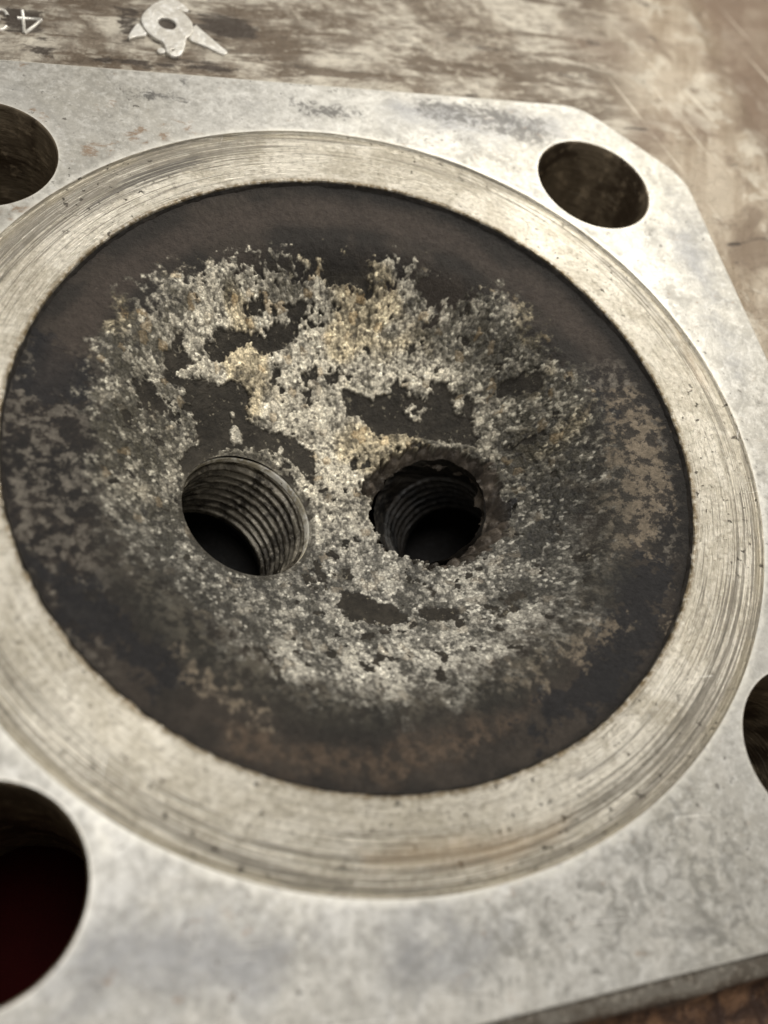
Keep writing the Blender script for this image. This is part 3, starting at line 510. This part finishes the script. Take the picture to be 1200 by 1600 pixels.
# ---- bolt holes
for c in HC:
    na = 160; A = np.arange(na)*2*math.pi/na; prof = [(HR+.005, .0070), (HR+.002, .0050), (HR, .001)]+[(HR+.0, zq) for zq in np.linspace(-.01, -ZB+.002, 30)]
    R_, A_ = np.meshgrid([q[0] for q in prof], A, indexing='ij'); Zp = np.repeat(np.array([q[1] for q in prof])[:, None], na, 1)
    R_ = R_+(fbm(np.cos(A_)*2+Zp*3, np.sin(A_)*2+c[0], 3, 3, 3)-.5)*.008*(Zp < -.02)
    V = np.stack([c[0]+R_*np.cos(A_), c[1]+R_*np.sin(A_), Zp], -1).reshape(-1, 3)
    mk('bolt_hole', V, grid_faces(len(prof), na), MH, head, None, {'cyl': np.stack([np.cos(A_), np.sin(A_), Zp*(.8+.4*c[0])], -1).reshape(-1, 3)})

# ---- cast body around the face
B0 = np.array([-2.3, -2.6]); B1 = np.array([3.1, 3.2])
p = jgrid(B0[0]+.03, B1[0]-.03, B0[1]+.03, B1[1]-.03, .035); hole = outline(-.012)
p = p[inside(p, hole) < -.02]
xs = np.linspace(B0[0], B1[0], 100); ys = np.linspace(B0[1], B1[1], 100)
rect = np.r_[np.c_[xs[:-1], np.full(99, B0[1])], np.c_[np.full(99, B1[0]), ys[:-1]], np.c_[xs[:0:-1], np.full(99, B1[1])], np.c_[np.full(99, B0[0]), ys[:0:-1]]]
v, t = cdt([hole, rect], p); g = v[t].mean(1); t = t[inside(g, hole) < 0]
x, y = v.T; low = sst(HY0-.045, HY0-.075, y)
z = -.05+(fbm(x, y, 5, 4, 3)-.5)*.010-.09*low-.02*sst(1.95, 2.05, x-.0*y)
mk('cast_body', np.c_[v, z], t, MB, head, {'brown': A01(x, y, B_BROWN, .24), 'dark': np.maximum(A01(x, y, B_DARK, .06), .9*A01(x, y, [EMBLEM, WING_L, WING_R], .10)), 'right': sst(1.15, 1.6, x-.25*(y-1.4)), 'low': sst(HY0-.03, HY0-.06, y)})
bx = np.array([(B0[0], B0[1]), (B1[0], B0[1]), (B1[0], B1[1]), (B0[0], B1[1])])
V = np.r_[zz(bx, -.10), zz(bx+np.sign(bx)*.02, -.16), zz(bx+np.sign(bx)*.02, -ZB+.004)]
nv = len(V); mk('casting_side', V, grid_faces(3, 4), MB, head, {'dark': np.full(nv, .4), 'right': np.zeros(nv), 'low': np.ones(nv)}, smooth=False)
# grey ledge under the near edge
xs = np.linspace(HX0+.25, HX1-.25, 120); wv = (fbm(xs, xs*0, 6, 4, 3)-.5)*.02
rings = [np.c_[xs, np.full(120, HY0-.002), np.full(120, -.030)], np.c_[xs, HY0-.035+wv*.4, -.034+wv*.1], np.c_[xs, HY0-.052+wv, np.full(120, -.050)], np.c_[xs, HY0-.060+wv, np.full(120, -.160)]]
mk('casting_ledge', np.concatenate(rings), grid_faces(4, 120, False), MG, head)

# ---- raised casting marks
def chaikin(P_):
    P_ = np.array(P_); Q_ = np.roll(P_, -1, 0); return np.stack([P_*.78+Q_*.22, P_*.22+Q_*.78], 1).reshape(-1, 2)
def relief(name, outlines, mat, h, bev, z0=-.052, parent=head):
    cu = bpy.data.curves.new(name, 'CURVE'); cu.dimensions = '2D'; cu.fill_mode = 'BOTH'; cu.extrude = h/2; cu.bevel_depth = bev; cu.bevel_resolution = 2
    for P_ in outlines:
        P_ = chaikin(P_); s = cu.splines.new('POLY'); s.points.add(len(P_)-1)
        for i, (a, b) in enumerate(P_): s.points[i].co = (a, b, 0, 1)
        s.use_cyclic_u = True
    tmp = bpy.data.objects.new('tmp', cu); SC.collection.objects.link(tmp)
    me = tmp.to_mesh(); n = len(me.vertices); co = np.zeros(n*3); me.vertices.foreach_get('co', co); co = co.reshape(-1, 3)
    f = [tuple(pl.vertices) for pl in me.polygons]; tmp.to_mesh_clear(); bpy.data.objects.remove(tmp)
    co[:, 2] += z0+h/2+bev
    return mk(name, co, f, mat, parent, smooth=False)
em = relief('emblem', [EMBLEM, EMBLEM_EYE, EMBLEM_SLOT], ME, .006, .004)
relief('emblem_wing', [WING_L], ME, .005, .0035, parent=em); relief('emblem_wing', [WING_R], ME, .005, .0035, parent=em)
relief('emblem_dot', [BLOB], ME, .004, .003, parent=em)
def stroke(name, lines, mat, wdt, h):
    V = []; F = []
    for L_ in lines:
        L_ = np.array(L_); o = len(V); n = len(L_); m = 8
        d = np.gradient(L_, axis=0) if n > 2 else np.repeat([L_[1]-L_[0]], 2, 0); d /= np.hypot(d[:, 0], d[:, 1])[:, None]; nn_ = np.c_[-d[:, 1], d[:, 0]]
        for i in range(n):
            for j in range(m):
                a = math.pi*j/(m-1); V.append((*(L_[i]+nn_[i]*math.cos(a)*wdt), -.051+h*math.sin(a)))
        for i in range(n-1):
            for j in range(m-1): F.append((o+i*m+j, o+i*m+j+1, o+(i+1)*m+j+1, o+(i+1)*m+j))
        F.append(tuple(o+j for j in range(m))); F.append(tuple(o+(n-1)*m+j for j in reversed(range(m))))
    return mk(name, np.array(V), F, mat, head)
def smoothline(L_):
    L_ = np.array(L_)
    for _ in range(2): L_ = np.r_[L_[:1], np.stack([L_[:-1]*.75+L_[1:]*.25, L_[:-1]*.25+L_[1:]*.75], 1).reshape(-1, 2), L_[-1:]]
    return L_
stroke('raised_digit', FOUR, ME, .0062, .007)['label'] = 'raised digit 4'
stroke('raised_digit', [smoothline(THREE[0])], ME, .0062, .007)['label'] = 'raised digit 3'

# ---------------------------------------------------------------- the bench it lies on
m = M('dark_red_bench'); n = m.noise(6, 5, 0.6); m.set('Base Color', m.mix(n, (0.032, 0.0016, 0.0012), (0.014, 0.001, 0.001))); m.set('Roughness', 0.9); m.set('Specular IOR Level', 0.1); m.bump(n, .01)
bench = mk('workbench', np.array([(-9, -9, -ZB), (9, -9, -ZB), (9, 9, -ZB), (-9, 9, -ZB)], float), [(0, 1, 2, 3)], m.m, None); bench['kind'] = 'structure'
